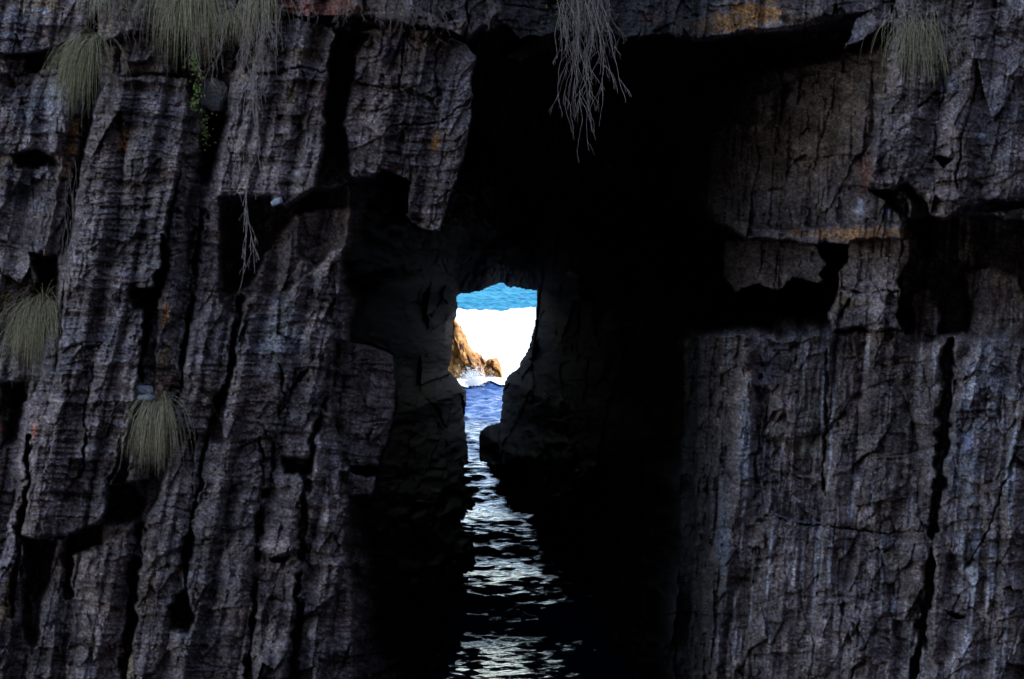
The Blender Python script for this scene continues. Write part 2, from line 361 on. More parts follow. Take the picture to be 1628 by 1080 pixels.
block([(1450,470),(1480,460),(1500,500),(1490,545),(1448,545)], 4.2, gx=-0.3, gy=-0.6, bulge=0.4, soft=5)
block([(1350,384),(1446,380),(1444,420),(1430,440),(1436,470),(1424,500),(1430,522),(1390,530),(1360,520),(1322,528),(1318,500),(1334,470),(1330,440),(1346,420)], 2.1, gx=-0.9, gy=-0.5, bulge=0.3)
block([(1346,472),(1410,462),(1418,500),(1400,518),(1338,520)], 1.8, gx=-0.6, gy=-0.8, bulge=0.1)
# lower wall
block([(1208,528),(1240,540),(1262,530),(1300,538),(1330,544),(1372,534),(1440,540),(1480,552),(1520,534),(1628,540),(2400,550),(2400,1500),(1105,1500),(1110,1100),(1126,900),(1160,760),(1185,620)], 2.5, gx=-0.55, gy=-0.15, soft=11)
block([(1095,520),(1200,530),(1170,760),(1110,960),(1100,1500),(1060,1500),(1085,800)], 7.0, gx=-7.0, soft=16)
for q, d_ in (([(1086,540),(1116,534),(1106,800),(1092,1500),(1066,1500)], 9.5), ([(1112,530),(1150,538),(1140,700),(1118,900),(1100,1500),(1085,1500),(1104,800)], 7.0),
              ([(1148,538),(1182,534),(1165,700),(1135,900),(1112,1500),(1096,1500),(1116,900),(1138,700)], 5.2), ([(1180,620),(1216,640),(1190,1000),(1140,1500),(1112,1500),(1140,900)], 4.2)):
    block(q, d_, gx=-1.6, soft=3, bulge=0.3)
block([(1174,590),(1204,586),(1196,760),(1168,900),(1140,1090),(1125,1090),(1128,900),(1145,800),(1162,700)], 3.6, gx=-0.8, bulge=0.7, soft=5)
block([(1262,618),(1304,620),(1308,756),(1260,758)], 3.5, gx=-0.4, bulge=0.15)
block([(1222,545),(1266,545),(1262,590),(1218,592)], 4.1, gx=-0.3, bulge=0.1)
block([(1345,630),(1420,600),(1450,660),(1470,760),(1440,860),(1320,840),(1320,700)], 2.75, gx=-0.35, gy=-0.15, bulge=0.25)
block([(1226,750),(1310,770),(1312,835),(1224,818)], 3.65, gx=-0.3, gy=0.2, bulge=0.2)
block([(1425,955),(1468,950),(1452,1050),(1420,1050)], 2.1, gx=-0.2, bulge=0.2)
block([(1355,1005),(1420,1004),(1418,1048),(1360,1045)], 2.2, gy=-0.4, bulge=0.3)
block([(1545,552),(1585,536),(1640,548),(2400,560),(2400,1500),(1440,1500),(1478,1040),(1490,900),(1500,800),(1512,660)], 0.9, gx=-0.12, gy=-0.12, bulge=0.15, soft=7)
block([(1590,710),(1640,700),(1640,850),(1570,860),(1562,830)], 0.6, gx=-0.1, bulge=0.2)
block([(1488,850),(1540,848),(1536,896),(1488,898)], 0.75, bulge=0.1)
block([(1570,930),(1700,940),(1700,1500),(1540,1500)], 0.5, bulge=0.25)
for pl in (
           [(1190,470),(1240,464),(1320,458),(1316,486),(1290,506),(1230,500)], [(1296,396),(1350,390),(1346,410),(1330,432),(1316,420)], 
           [(1504,972),(1536,976),(1520,982)]):
    s = region(30, pl); sd = poly_sd(WX[s], WY[s], pl); w = sstep(2.0, -4.0, sd)
    D[s] += 1.6 * w
crack([(1512,545),(1500,680),(1486,830),(1478,958),(1452,1080)], 20, 1.8)
crack([(1208,600),(1206,700),(1196,800)], 9, 0.4)
crack([(1312,560),(1312,700),(1310,790)], 5, 0.5)
crack([(1218,820),(1290,836),(1400,850),(1470,845)], 3, 0.35)
crack([(1326,461),(1428,462)], 5, 0.5)
crack([(1540,900),(1570,840),(1600,760),(1612,700)], 3, 0.3)
# roof of the cave mouth and the hanging slab
ROOF = [(742,-1600),(1430,-1600),(1420,10),(1400,22),(1368,22),(1310,38),(1240,50),(1180,58),(1105,68),(1050,60),(990,62),(965,50),(905,62),(870,70),(850,62),(826,66),(800,40),(776,46),(758,50),(740,72)]
block(ROOF, 1.6, gx=-0.12, gy=-0.3, soft=2.5)
block([(1080,34),(1140,20),(1230,6),(1300,-4),(1314,28),(1236,44),(1150,58),(1095,60)], 0.75, gx=-0.1, gy=-0.8)
block([(1228,-60),(1420,-60),(1400,16),(1310,28),(1236,30)], 0.6, gx=-0.1, gy=-0.4, bulge=0.1)
block([(742,-300),(792,-300),(792,20),(776,40),(758,48),(742,60)], 0.7, gy=-0.3, bulge=0.2)
block([(800,90),(840,66),(892,52),(905,60),(860,80),(830,98)], 2.6, gy=-1.0)
block([(1344,80),(1356,52),(1368,24),(1416,8),(1422,32),(1390,52),(1376,62)], 0.2, gx=-0.2, gy=-1.6, soft=1.5)
block(R_UP, -0.05, gx=-0.12, gy=-0.03, bulge=0.2, soft=3)
block([(1440,-200),(1540,-200),(1500,110),(1470,220),(1440,296),(1380,290),(1400,170),(1415,60)], -0.2, gx=0.02, bulge=0.15)
block([(1545,20),(1640,0),(1640,260),(1560,316),(1510,320),(1520,180)], -0.35, gx=-0.05, gy=0.05, bulge=0.15)
block([(1568,340),(1640,326),(2000,320),(2000,346),(1600,350)], 0.4, gy=-1.2)
for pl in ([(1482,252),(1512,252),(1500,270)], [(1380,300),(1440,300),(1470,316),(1484,345),(1475,420),(1445,350),(1400,316)]):
    s = region(30, pl); sd = poly_sd(WX[s], WY[s], pl); D[s] += 1.6 * sstep(2.0, -3.0, sd)
crack([(1462,168),(1496,148)], 4, 0.5)
crack([(1560,120),(1530,220),(1520,300)], 4, 0.35)
crack([(1510,120),(1490,200),(1480,260)], 3, 0.3)

# ---- jointing, bedding and grain
left = sstep(770, 720, PX)
right = 1 - left
U = PX + (0.19 * left + 0.08 * right) * PY; V = PY - 0.05 * PX * left
scl = D / 45.0
fr = sstep(52, 47.5, D)                       # 1 on the front faces
so_front = np.where(sdo < -30, 4.0, 8.0)
def add_joints(w, h, s, amp, tilt, ck, ckw, reg):
    r, fu, fv, eu, ev, ia, ib = joints(U, V, w, h, s)
    o = (r - 0.5) * 2 * amp
    o = o + tilt * ((hsh(ia, ib, s + 21) - 0.5) * (fu - 0.5) + (hsh(ia, ib, s + 22) - 0.3) * (fv - 0.5) * -1) * 2
    m1 = np.clip(fbm(PX / 70, PY / 70, s + 31, 2) * 1.6 + 0.55, 0, 1)
    o = o + ck * m1 * np.maximum(0.3 * np.exp(-(eu / ckw) ** 2), np.exp(-(ev / ckw) ** 2))
    return o * reg * scl
JU = U; JV = V
U = U + 4.5 * fbm(PX / 60, PY / 60, 251, 3) + 2 * fbm(PX / 10, PY / 10, 252, 2); V = V + 7 * fbm(PX / 70, PY / 60, 253, 3) + 1.5 * fbm(PX / 16, PY / 12, 254, 2)
def columns(w, h, s, amp, cut):
    r, fu, fv, eu, ev, ia, ib = joints(JU + 7 * fbm(PX / 90, PY / 160, s + 4, 2) + 2.5 * fbm(PX / 14, PY / 14, s + 5, 2), V, w, h, s, 0.12)
    c = cut + 0.25 * (hsh(ia, ia * 0, s + 6) - 0.5)
    f = np.where(fu < c, fu / c, (1 - fu) / (1 - c))          # broad face towards the left, short return to the right
    a = amp * (0.35 + 1.1 * hsh(ia, ib, s + 7))
    ov = amp * 0.9 * (hsh(ia, ib, s + 8) - 0.5) + amp * 0.8 * (0.5 - fv) * hsh(ia, ib, s + 9)
    return (-a * np.minimum(f * 1.7, 1.0 + 0.25 * f) + ov) * scl
D += columns(72, 230, 171, 0.34, 0.76) * left * sstep(0, 8, so_front) + columns(74, 330, 181, 0.30, 0.35) * right * sstep(0, 8, so_front)
D += columns(24, 80, 191, 0.08, 0.65) * (0.5 + 0.5 * left)
D += add_joints(85, 190, 101, 0.12, 0.14, 0.12, 2.0, 1.0)
D += add_joints(34, 46, 131, 0.06, 0.09, 0.05, 1.5, 1.0)
for (w_, h_, s_, of_, ti_, ck_) in ((60, 95, 141, 0.14, 0.46, 0.05), (30, 30, 151, 0.06, 0.20, 0.03), (13, 9, 161, 0.02, 0.05, 0.0)):
    rz = 0.35 + 1.1 * sstep(-0.35, 0.45, fbm(PX / 75, PY / 95, 263 + s_, 3)) if w_ < 50 else 1.0
    fo, fe = facets(U, V, w_, h_, s_, of_, ti_)
    mk = np.clip(0.6 + 1.2 * fbm(PX / 60, PY / 60, s_ + 5, 2), 0.15, 1)
    D += rz * (1 + 2.2 * sstep(55, 85, D)) * (fo * mk + ck_ * mk * np.exp(-(fe * w_ / 2.0) ** 2)) * scl
U, V = U * .5 + JU * .5, V * .5 + JV * .5
# bedding: thin, mostly on the left columns; vertical flutes on the right
bed = fbm(U / 60, V / 4.4, 201, 3) * 0.10 + np.maximum(0, ridged(U / 90, V / 9.5, 205, 2) - 0.5) * 0.26
def ledges(u, v, th, ln, s, amp):
    q = v / th + 0.9 * fbm(u / ln, v / (th * 5), s, 3); k = np.floor(q); f = q - k
    seg = np.floor(u / ln + 7 * hsh(k, k * 0, s + 1) + 0.5 * fbm(u / 20, v / 20, s + 2, 2))
    a = hsh(k, seg, s + 3) ** 1.6
    return amp * a * (0.5 - f) + 0.5 * amp * (hsh(k, seg, s + 4) - 0.5)
msd = poly_sd(WX, WY, [(160,130),(300,122),(288,260),(250,450),(226,560),(176,790),(160,840),(36,852),(97,560),(130,280)])
lm = 0.28 + 0.5 * sstep(0.0, 0.5, fbm(PX / 110, PY / 80, 208, 3)) + 0.45 * sstep(4, -10, msd)
D += (ledges(U, V, 8.5, 55, 261, 0.13) + ledges(U, V, 21, 90, 271, 0.22)) * lm * (0.30 + 0.70 * left) * scl
D += bed * left * (0.15 + 0.6 * sstep(-0.1, 0.5, fbm(PX / 90, PY / 90, 209, 2))) * scl
flute = fbm(U / 6, V / 60, 215, 3) * 0.12
D += flute * (0.05 * left + (0.6 + 0.9 * sstep(46.5, 49, D)) * right) * scl
D += 0.09 * fbm(PX / 45, PY / 45, 221, 4) * scl
lump = 1 - np.abs(fbm(PX / 26 + 2 * fbm(PX / 40, PY / 40, 226, 2), PY / 30, 225, 3)) * 2
D += -0.04 * np.maximum(lump, 0) ** 3 * scl
rz = 0.3 + 1.3 * sstep(-0.3, 0.45, fbm(PX / 60, PY / 80, 233, 3))
D += 0.05 * rz * fbm(PX / 7.5, PY / 4.0, 231, 3, 0.65) * scl
D += 0.028 * (hsh(np.round(PX), np.round(PY), 241) - 0.5) * scl
D = np.where(sdh < 14, np.maximum(D, np.minimum(D, Dh)), D)
DF = D

RX, RZ = ray(PX, PY)
VX = RX * D; VY = D; VZ = HC + RZ * D

# ---- rock colours: mineral stains, lichen, salt; cave shade and sky blue painted in
def C(r, g, b): return np.array([r, g, b])
n1 = fbm(PX / 120, PY / 120, 301, 4)[..., None]; n2 = fbm(U / 30, V / 60, 311, 4)[..., None]; n3 = fbm(PX / 9, PY / 9, 321, 3)[..., None]
col = C(0.19, 0.145, 0.130) * (1 + 0.5 * n2 + 0.4 * n3)
bl = np.clip(0.35 + 1.3 * fbm(PX / 80, PY / 90, 331, 3), 0, 1)[..., None]
col = col * (1 - 0.6 * bl) + C(0.15, 0.138, 0.142) * (1 + 0.3 * n3) * 0.6 * bl
br = np.clip(1.5 * fbm(PX / 60, PY / 70, 341, 4) - 0.25, 0, 1)[..., None]
col = col * (1 - 0.5 * br) + C(0.15, 0.115, 0.085) * 0.5 * br
def stain_tint(cx, cy, rx, ry, c, k=0.8, f=9):
    global col
    s = region(0, [(cx - 2.2 * rx, cy - 2.2 * ry), (cx + 2.2 * rx, cy + 2.2 * ry)])
    q = np.sqrt(((PX[s] - cx - 0.19 * (cy - PY[s]) * (cx < 740)) / rx) ** 2 + ((PY[s] - cy) / ry) ** 2) + 0.9 * fbm(PX[s] / f, PY[s] / f, int(cx) + int(cy), 3)
    w = (sstep(1.15, 0.55, q) * k)[..., None]
    col[s] = col[s] * (1 - w) + c * w
OR = C(0.34, 0.16, 0.05); OC = C(0.26, 0.17, 0.06); RD = C(0.30, 0.11, 0.07); BR = C(0.19, 0.135, 0.09); WH = C(0.45, 0.45, 0.50); SKY_BLU = C(0.17, 0.17, 0.185); GRN = C(0.12, 0.125, 0.06)  # the blue paints skylight on flat faces into the rock
for a in ((118,215,9,45,OR,.8),(106,270,7,26,OR,.6),(198,222,11,24,OR,.6),(204,300,14,10,BR,.5),(263,500,5,20,OR,.8),(258,570,10,30,OC,.6),(262,610,14,12,RD,.5),
          (693,225,10,13,OR,.85),(627,266,8,7,RD,.85),(466,152,7,7,OC,.8),(510,152,6,7,RD,.7),(507,76,14,4,OR,.5),(480,88,30,12,OC,.4),(8,470,10,8,OR,.7),
          (55,688,6,12,RD,.8),(5,680,8,14,RD,.6),(287,908,6,6,RD,.8),(236,940,14,50,BR,.6),(12,960,14,40,OC,.5),(204,1060,10,30,OC,.5),
          (520,14,80,18,RD,.8),(600,18,60,18,BR,.7),(680,40,60,14,BR,.6),(160,50,30,40,BR,.7),(210,30,60,28,BR,.7),(330,60,50,40,BR,.6),(410,60,22,80,BR,.6),(60,8,60,16,OC,.4),(66,18,16,6,WH,.5),
          (1145,38,56,18,OR,.9),(1205,20,44,20,OR,.9),(1260,30,40,14,BR,.8),(1040,32,26,10,RD,.8),(1350,372,100,12,OR,.7),(1320,200,60,90,BR,.6),(1230,250,90,70,BR,.5),(1375,275,12,40,RD,.5),
          (1368,332,8,16,WH,.6),(1410,338,9,12,C(.4,.4,.6),.7),(1340,480,50,10,OC,.4),(1285,690,22,60,C(.17,.165,.13),.7),(1184,690,12,90,C(.27,.29,.32),.5),(1150,860,12,90,C(.22,.25,.3),.5),
          (1510,130,25,26,SKY_BLU,.8),(1590,190,40,80,SKY_BLU,.5),(1575,620,50,90,SKY_BLU,.6),(1530,740,30,90,SKY_BLU,.7),(1560,215,8,6,WH,.7),(1540,700,10,20,C(.35,.38,.5),.5),(1615,332,20,8,WH,.6),
          (30,60,40,50,SKY_BLU,.5),(70,160,50,50,SKY_BLU,.5),(50,290,50,50,SKY_BLU,.6),(560,42,14,8,C(.3,.32,.42),.7),(625,80,26,20,C(.24,.22,.3),.6),(440,540,50,60,C(.15,.16,.17),.6),
          (735,300,20,60,C(.17,.165,.17),.5),(700,130,50,60,C(.17,.16,.17),.6),(900,20,50,30,GRN,.7),(290,90,20,60,GRN,.4),(320,640,20,40,BR,.4),(1410,120,30,40,BR,.4)):
    stain_tint(*a)
# pale salt and mineral runs down the right wall
st = sstep(0.12, 0.42, fbm(U / 8, V / 150, 401, 2)) * sstep(-0.25, 0.35, fbm(PX / 60, PY / 110, 405, 3)) * sstep(1080, 1180, PX) * sstep(320, 420, PY)
col = col * (1 - 0.7 * st[..., None]) + C(0.52, 0.50, 0.52) * 0.7 * st[..., None]
st2 = sstep(0.25, 0.6, fbm(U / 5.0, V / 60, 411, 3)) * sstep(0.0, 0.5, fbm(PX / 70, PY / 80, 415, 3)) * (PY < 420) * sstep(560, 640, PX)
col = col * (1 - 0.35 * st2[..., None]) + C(0.30, 0.29, 0.30) * 0.35 * st2[..., None]
# quartz flecks and crustose lichen spots
grit = np.exp(1.0 * fbm(PX / 3.2, PY / 2.6, 451, 2) + 1.0 * fbm(PX / 24, PY / 17, 455, 4, 0.6) + 0.5 * fbm(U / 60, V / 130, 457, 2))[..., None]
col = col * grit
sp = sstep(0.36, 0.58, fbm(PX / 4.5, PY / 3.5, 421, 2)) * sstep(-0.2, 0.4, fbm(PX / 80, PY / 60, 425, 2))
col = col * (1 - 0.5 * sp[..., None]) + C(0.33, 0.32, 0.33) * 0.5 * sp[..., None]
# cave darkness painted into the rock colour, blacker with depth
cave_shade = sstep(48.5, 58, D)[..., None]
col = col * (1 - cave_shade) + C(0.010, 0.0095, 0.010) * (1 + 0.5 * n2) * cave_shade
edge_shade = (sstep(1190, 1105, PX + 26 * fbm(PX / 16, PY / 120, 431, 3)) * sstep(790, 800, PX) * 0.85)[..., None]  # shade on the right wall's cave-side edge, painted as dark colour
col = col * (1 - edge_shade) + C(0.035, 0.035, 0.033) * (1 + 0.6 * n3) * edge_shade
col = col * C(1.02, 0.955, 0.95)
col = np.clip(col, 0.002, 0.8)

ny, nx = PX.shape
idx = np.arange(ny * nx).reshape(ny, nx)
keep = (sdh > 0); cell = keep[:-1, :-1] & keep[1:, :-1] & keep[:-1, 1:] & keep[1:, 1:]
pxc = 0.5 * (PX[:-1, :-1] + PX[1:, 1:]); pyc = 0.5 * (PY[:-1, :-1] + PY[1:, 1:])
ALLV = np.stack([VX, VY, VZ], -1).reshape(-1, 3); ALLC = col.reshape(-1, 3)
roof_m = (pxc > 742) & (pxc < 1415) & (pyc < 440 - 0.6 * np.abs(pxc - 790).clip(0, 620))
def piece(name, mask, label):
    q = np.stack([idx[:-1, :-1][mask], idx[1:, :-1][mask], idx[1:, 1:][mask], idx[:-1, 1:][mask]], -1)
    used, inv = np.unique(q.ravel(), return_inverse=True)
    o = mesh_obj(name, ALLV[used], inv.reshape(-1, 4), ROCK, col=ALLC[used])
    return tag(o, label, kind='structure')
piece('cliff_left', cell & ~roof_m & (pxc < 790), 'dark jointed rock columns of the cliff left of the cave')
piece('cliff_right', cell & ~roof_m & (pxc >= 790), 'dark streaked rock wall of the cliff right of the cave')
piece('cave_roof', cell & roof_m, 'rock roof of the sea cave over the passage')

def face_at(px, py):
    j = min(max(int(np.searchsorted(ay, py)), 0), ny - 1); i = min(max(int(np.searchsorted(ax, px)), 0), nx - 1)
    return float(DF[j, i])
def face_min(px, py, r=8):
    j0, j1 = np.searchsorted(ay, [py - r, py + r]); i0, i1 = np.searchsorted(ax, [px - r, px + r])
    return float(DF[j0:j1, i0:i1].min())

# ---- unseen back and side walls sized to block sky and sun; plateau on top
def rough_sheet(name, o, u, v, nu, nv, amp, seed, label):
    a, b = np.meshgrid(np.linspace(0, 1, nu), np.linspace(0, 1, nv))
    o = np.array(o, float); u = np.array(u, float); v = np.array(v, float)
    n = np.cross(u, v); n /= np.linalg.norm(n)
    lu, lv = np.linalg.norm(u), np.linalg.norm(v)
    r, fu, fv, eu, ev, ia, ib = joints(a * lu, b * lv, 2.0, 4.0, seed)
    h = amp * (fbm(a * lu / 6, b * lv / 6, seed, 4) + 0.7 * (r - 0.5))
    Vv = o + a[..., None] * u + b[..., None] * v + h[..., None] * n
    c = np.clip(C(0.12, 0.105, 0.105) * (1 + 0.5 * fbm(a * lu / 3, b * lv / 3, seed + 3, 3)[..., None]), 0.02, 0.5)
    id_ = np.arange(nu * nv).reshape(nv, nu)
    q = np.stack([id_[:-1, :-1], id_[1:, :-1], id_[1:, 1:], id_[:-1, 1:]], -1).reshape(-1, 4)
    return tag(mesh_obj(name, Vv.reshape(-1, 3), q, ROCK, col=c.reshape(-1, 3)), label, kind='structure')
ztop = float(VZ[0].mean())
rough_sheet('unseen_wall_back', (-45, -10, -1), (90, 0, 0), (0, -6, 50), 180, 80, 1.2, 501, 'unseen gully wall facing the cave, added to block low sky light')
rough_sheet('unseen_wall_right', (25, 46, -1), (4, -54, 0), (2, 0, 70), 160, 130, 1.2, 511, 'unseen gully wall on the right, added to block sun and sky light')
rough_sheet('headland_top', (-40, YF - 1, ztop - 0.5), (90, 0, 0), (0, 90, 3), 60, 60, 1.0, 521, 'top of the headland')

# ------------------------------------------------------------------ sea
def swell(X, Y):
    inside = sstep(140, 125, Y)
    h = 0.5 * (0.25 + 0.75 * inside) * np.sin((Y - 87.5) * 2 * math.pi / 16.0 + 1.5 * fbm(X / 6, Y / 12, 601, 2))
    h = h + 0.24 * fbm(X / 2.2, Y / 1.2, 605, 3, 0.45) + 0.20 * fbm((X + 0.6 * Y) / 0.8, (Y - 0.3 * X) / 1.0, 606, 2) + 0.28 * fbm(X / 7, Y / 4.2, 609, 2)
    return h * (0.55 + 0.45 * (1 - inside)) + (1 - inside) * 0.30 * fbm(X / 1.6, Y / 1.0, 613, 3, 0.55)
def sea_sheet(name, x0, x1, y0, y1, st, z=0.0, mat=None):
    X, Y = np.meshgrid(np.arange(x0, x1, st), np.arange(y0, y1, st))
    Z = swell(X, Y) + z
    id_ = np.arange(X.size).reshape(X.shape)
    q = np.stack([id_[:-1, :-1], id_[:-1, 1:], id_[1:, 1:], id_[1:, :-1]], -1).reshape(-1, 4)
    return mesh_obj(name, np.stack([X, Y, Z], -1).reshape(-1, 3), q, mat or M_WATER, smooth=True)
a = sea_sheet('water_in_passage', -9, 13, 40, 134.0, 0.12); tag(a, 'dark rippled water in the passage', kind='structure')
a = sea_sheet('sea', -30, 30, 133.95, 340, 0.25, 0.0, M_SEA); tag(a, 'blue sea beyond the cave', kind='structure')
fv = [(-6000, 339.5, -0.3), (6000, 339.5, -0.3), (6000, 12000, -0.3), (-6000, 12000, -0.3)]
tag(mesh_obj('open_sea', fv, [(0, 1, 2, 3)], M_SEA), kind='structure')
fv = [(-60, -20, -0.45), (60, -20, -0.45), (60, 131, -0.45), (-60, 131, -0.45), (-3000, 131, -0.45), (3000, 131, -0.45), (3000, 345, -0.45), (-3000, 345, -0.45)]
tag(mesh_obj('gully_water', fv, [(0, 1, 2, 3), (4, 5, 6, 7)], M_WATER), kind='structure')

# surf: a broad sheet of broken foam with a raised breaker
def surf():
    X, Y = np.meshgrid(np.arange(-26, 26, 0.3), np.arange(148, 246, 0.3))
    ragf = fbm(X / 9, Y / 5, 701, 4); mask = (Y > 152.5 + 2 * ragf) & (Y < 233 + 3.0 * fbm(X / 4, Y / 9, 703, 3))
    Z = 0.2 + 0.5 * sstep(170, 200, Y) + 0.3 * fbm(X / 2.5, Y / 2.5, 705, 4) + 0.5 * fbm(X / 1.2, Y / 3, 706, 3) * sstep(215, 225, Y) + 1.0 * np.exp(-((Y - 226) / 6.0) ** 2) + swell(X, Y)
    edge = np.minimum(sstep(150, 156, Y), sstep(238, 231, Y)); Z = Z * edge + (swell(X, Y) + 0.08) * (1 - edge)
    hole = fbm(X / 2.2, Y / 3.0, 709, 4) < (0.0 - 0.9 * np.minimum(sstep(149, 158, Y), sstep(243, 230, Y)))
    m = mask & ~hole; cell = m[:-1, :-1] & m[1:, 1:] & m[1:, :-1] & m[:-1, 1:]
    id_ = np.arange(X.size).reshape(X.shape)
    q = np.stack([id_[:-1, :-1][cell], id_[:-1, 1:][cell], id_[1:, 1:][cell], id_[1:, :-1][cell]], -1)
    used, inv = np.unique(q.ravel(), return_inverse=True)
    V3 = np.stack([X, Y, Z], -1).reshape(-1, 3)[used]
    return mesh_obj('surf', V3, inv.reshape(-1, 4), M_FOAM, smooth=True)
tag(surf(), 'blinding white band of broken surf beyond the cave mouth', 'surf', kind='stuff')

# ------------------------------------------------------------------ sunlit rocks beyond the cave
def rock_mat_warm():
    m, n, l, b = mat_new('ochre_rock')
    geo = n.new('ShaderNodeNewGeometry')
    ns = n.new('ShaderNodeTexNoise'); ns.inputs['Scale'].default_value = 1.3; ns.inputs['Detail'].default_value = 8; ns.inputs['Roughness'].default_value = 0.7
    l.new(geo.outputs['Position'], ns.inputs['Vector'])
    cr = n.new('ShaderNodeValToRGB'); e = cr.color_ramp.elements
    e[0].position = 0.36; e[0].color = (0.05, 0.025, 0.01, 1); e[1].position = 0.62; e[1].color = (0.72, 0.40, 0.12, 1)
    x = e.new(0.5); x.color = (0.50, 0.20, 0.04, 1)
    l.new(ns.outputs['Fac'], cr.inputs[0]); l.new(cr.outputs[0], b.inputs['Base Color']); b.inputs['Roughness'].default_value = 0.9
    bp = n.new('ShaderNodeBump'); bp.inputs['Strength'].default_value = 1.0; bp.inputs['Distance'].default_value = 0.9
    l.new(ns.outputs['Fac'], bp.inputs['Height']); l.new(bp.outputs[0], b.inputs['Normal'])
    return m
M_WARM = rock_mat_warm()
def sea_rock(name, outline, Y0, depth, seed, xl):
    """outline: (px, py) skyline from left to right; rock runs back by depth metres, its top falling from skyline heights"""
    pts = [P(a, b, Y0) for a, b in outline]
    xs = np.array([p.x for p in pts]); zs = np.array([p.z for p in pts])
    nx_, nv = 110, 70
    u = np.linspace(xs[0], xs[-1], nx_); top = np.interp(u, xs, zs)
    t = np.linspace(0, 1, nv)
    # profile: front foot -> crest -> back foot
    Vv = []
    for tv in t:
        if tv < 0.6:
            k = tv / 0.6; z = -1 + (top + 1) * k; y = Y0 - 2.2 * (1 - k ** 1.3) + 0 * u
        else:
            k = (tv - 0.6) / 0.4; z = top * (1 - 0.2 * k) - (top + 1) * k ** 3 * 0.8; y = Y0 + depth * k + 0 * u
        Vv.append(np.stack([u, y, z], -1))
    Vv = np.array(Vv)
    a, b = np.meshgrid(np.arange(nx_) * (xs[-1] - xs[0]) / nx_, t * 9)
    r = joints(a, b, 0.55, 1.1, seed)[0] - 0.5
    Vv[..., 1] += -1.5 * fbm(a / 0.9, b / 1.4, seed, 4) - 1.3 * r
    Vv[..., 2] += (0.95 * fbm(a / 0.7, b / 1.2, seed + 7, 5, 0.6)) * sstep(0, 3, Vv[..., 2])
    Vv[..., 0] += 0.35 * fbm(a / 0.8, b / 0.8, seed + 9, 4)
    id_ = np.arange(nx_ * nv).reshape(nv, nx_)
    q = np.stack([id_[:-1, :-1], id_[:-1, 1:], id_[1:, 1:], id_[1:, :-1]], -1).reshape(-1, 4)
    return mesh_obj(name, Vv.reshape(-1, 3), q, M_WARM)
r1 = sea_rock('sea_cliff', [(600,380),(690,440),(714,490),(724,512),(733,530),(742,545),(752,560),(760,572),(768,590),(776,612)], 157, 14, 811, 0)
tag(r1, 'steep ochre sunlit sea cliff at the left edge of the cave exit', 'sea cliff')
r2 = sea_rock('rock_ledge', [(738,600),(747,575),(754,564),(762,564),(768,572),(774,575),(781,569),(789,572),(795,582),(799,612)], 159, 6, 821, 0)
tag(r2, 'low ochre rock ledge in the surf beside the sea cliff', 'rock ledge')
def splash(name, px, py, Y, w, h, seed):
    r = random.Random(seed); V = []; Fc = []
    for k in range(2200):
        a = r.gauss(0, 0.5) * w; b = abs(r.gauss(0, 0.45)) * h; c = r.gauss(0, 0.6)
        s = r.uniform(0.015, 0.045); o = P(px, py, Y) + Vector((a, c, b)); i = len(V)
        for d in ((1,0,0),(0,1,0),(-1,0,0),(0,-1,0),(0,0,1),(0,0,-1)): V.append(tuple(o + Vector(d) * s * r.uniform(.7, 1.3)))
        Fc += [(i,i+1,i+4),(i+1,i+2,i+4),(i+2,i+3,i+4),(i+3,i,i+4),(i+1,i,i+5),(i+2,i+1,i+5),(i+3,i+2,i+5),(i,i+3,i+5)]
    return mesh_obj(name, V, Fc, M_FOAM, smooth=True)
tag(splash('wave_splash', 754, 612, 154, 1.0, 1.3, 5), 'white burst of spray at the foot of the ochre rocks', 'spray', kind='stuff')

# ------------------------------------------------------------------ plants
class MB:
    def __init__(s): s.V = []; s.F = []
    def tube(s, pts, r0, r1, n=4):
        i0 = len(s.V); m = len(pts)
        for k, p in enumerate(pts):
            d = (pts[min(k + 1, m - 1)] - pts[max(k - 1, 0)]).normalized()
            a = d.cross(Vector((0.3, 1, 0.1))).normalized(); b = d.cross(a); r = r0 + (r1 - r0) * k / (m - 1)
            for q in range(n):
                t = 2 * math.pi * q / n; s.V.append(p + (a * math.cos(t) + b * math.sin(t)) * r)
        for k in range(m - 1):
            for q in range(n):
                a = i0 + k * n + q; b = i0 + k * n + (q + 1) % n; s.F.append((a, b, b + n, a + n))
    def blade(s, pts, w, side):
        i0 = len(s.V); m = len(pts)
        for k, p in enumerate(pts):
            ww = w * (1 - (k / (m - 1)) ** 2 * 0.85) * 0.5
            s.V.append(p - side * ww); s.V.append(p + side * ww)
        for k in range(m - 1):
            a = i0 + 2 * k; s.F.append((a, a + 1, a + 3, a + 2))
    def leaf(s, p, d, w, L):
        a = d.cross(Vector((0.2, 1, 0.3))).normalized(); i = len(s.V); nrm = d.cross(a)
        s.V += [p, p + d * L * .35 + a * w, p + d * L * .4 + nrm * w * .25, p + d * L * .35 - a * w, p + d * L]
        s.F += [(i, i + 1, i + 2), (i, i + 2, i + 3), (i + 1, i + 4, i + 2), (i + 2, i + 4, i + 3)]
    def build(s, name, mat, root):
        o = mesh_obj(name, [tuple(v) for v in s.V], s.F, mat); put(o, root); return o
PXM = 45.0 / F      # metres per photo pixel on the face
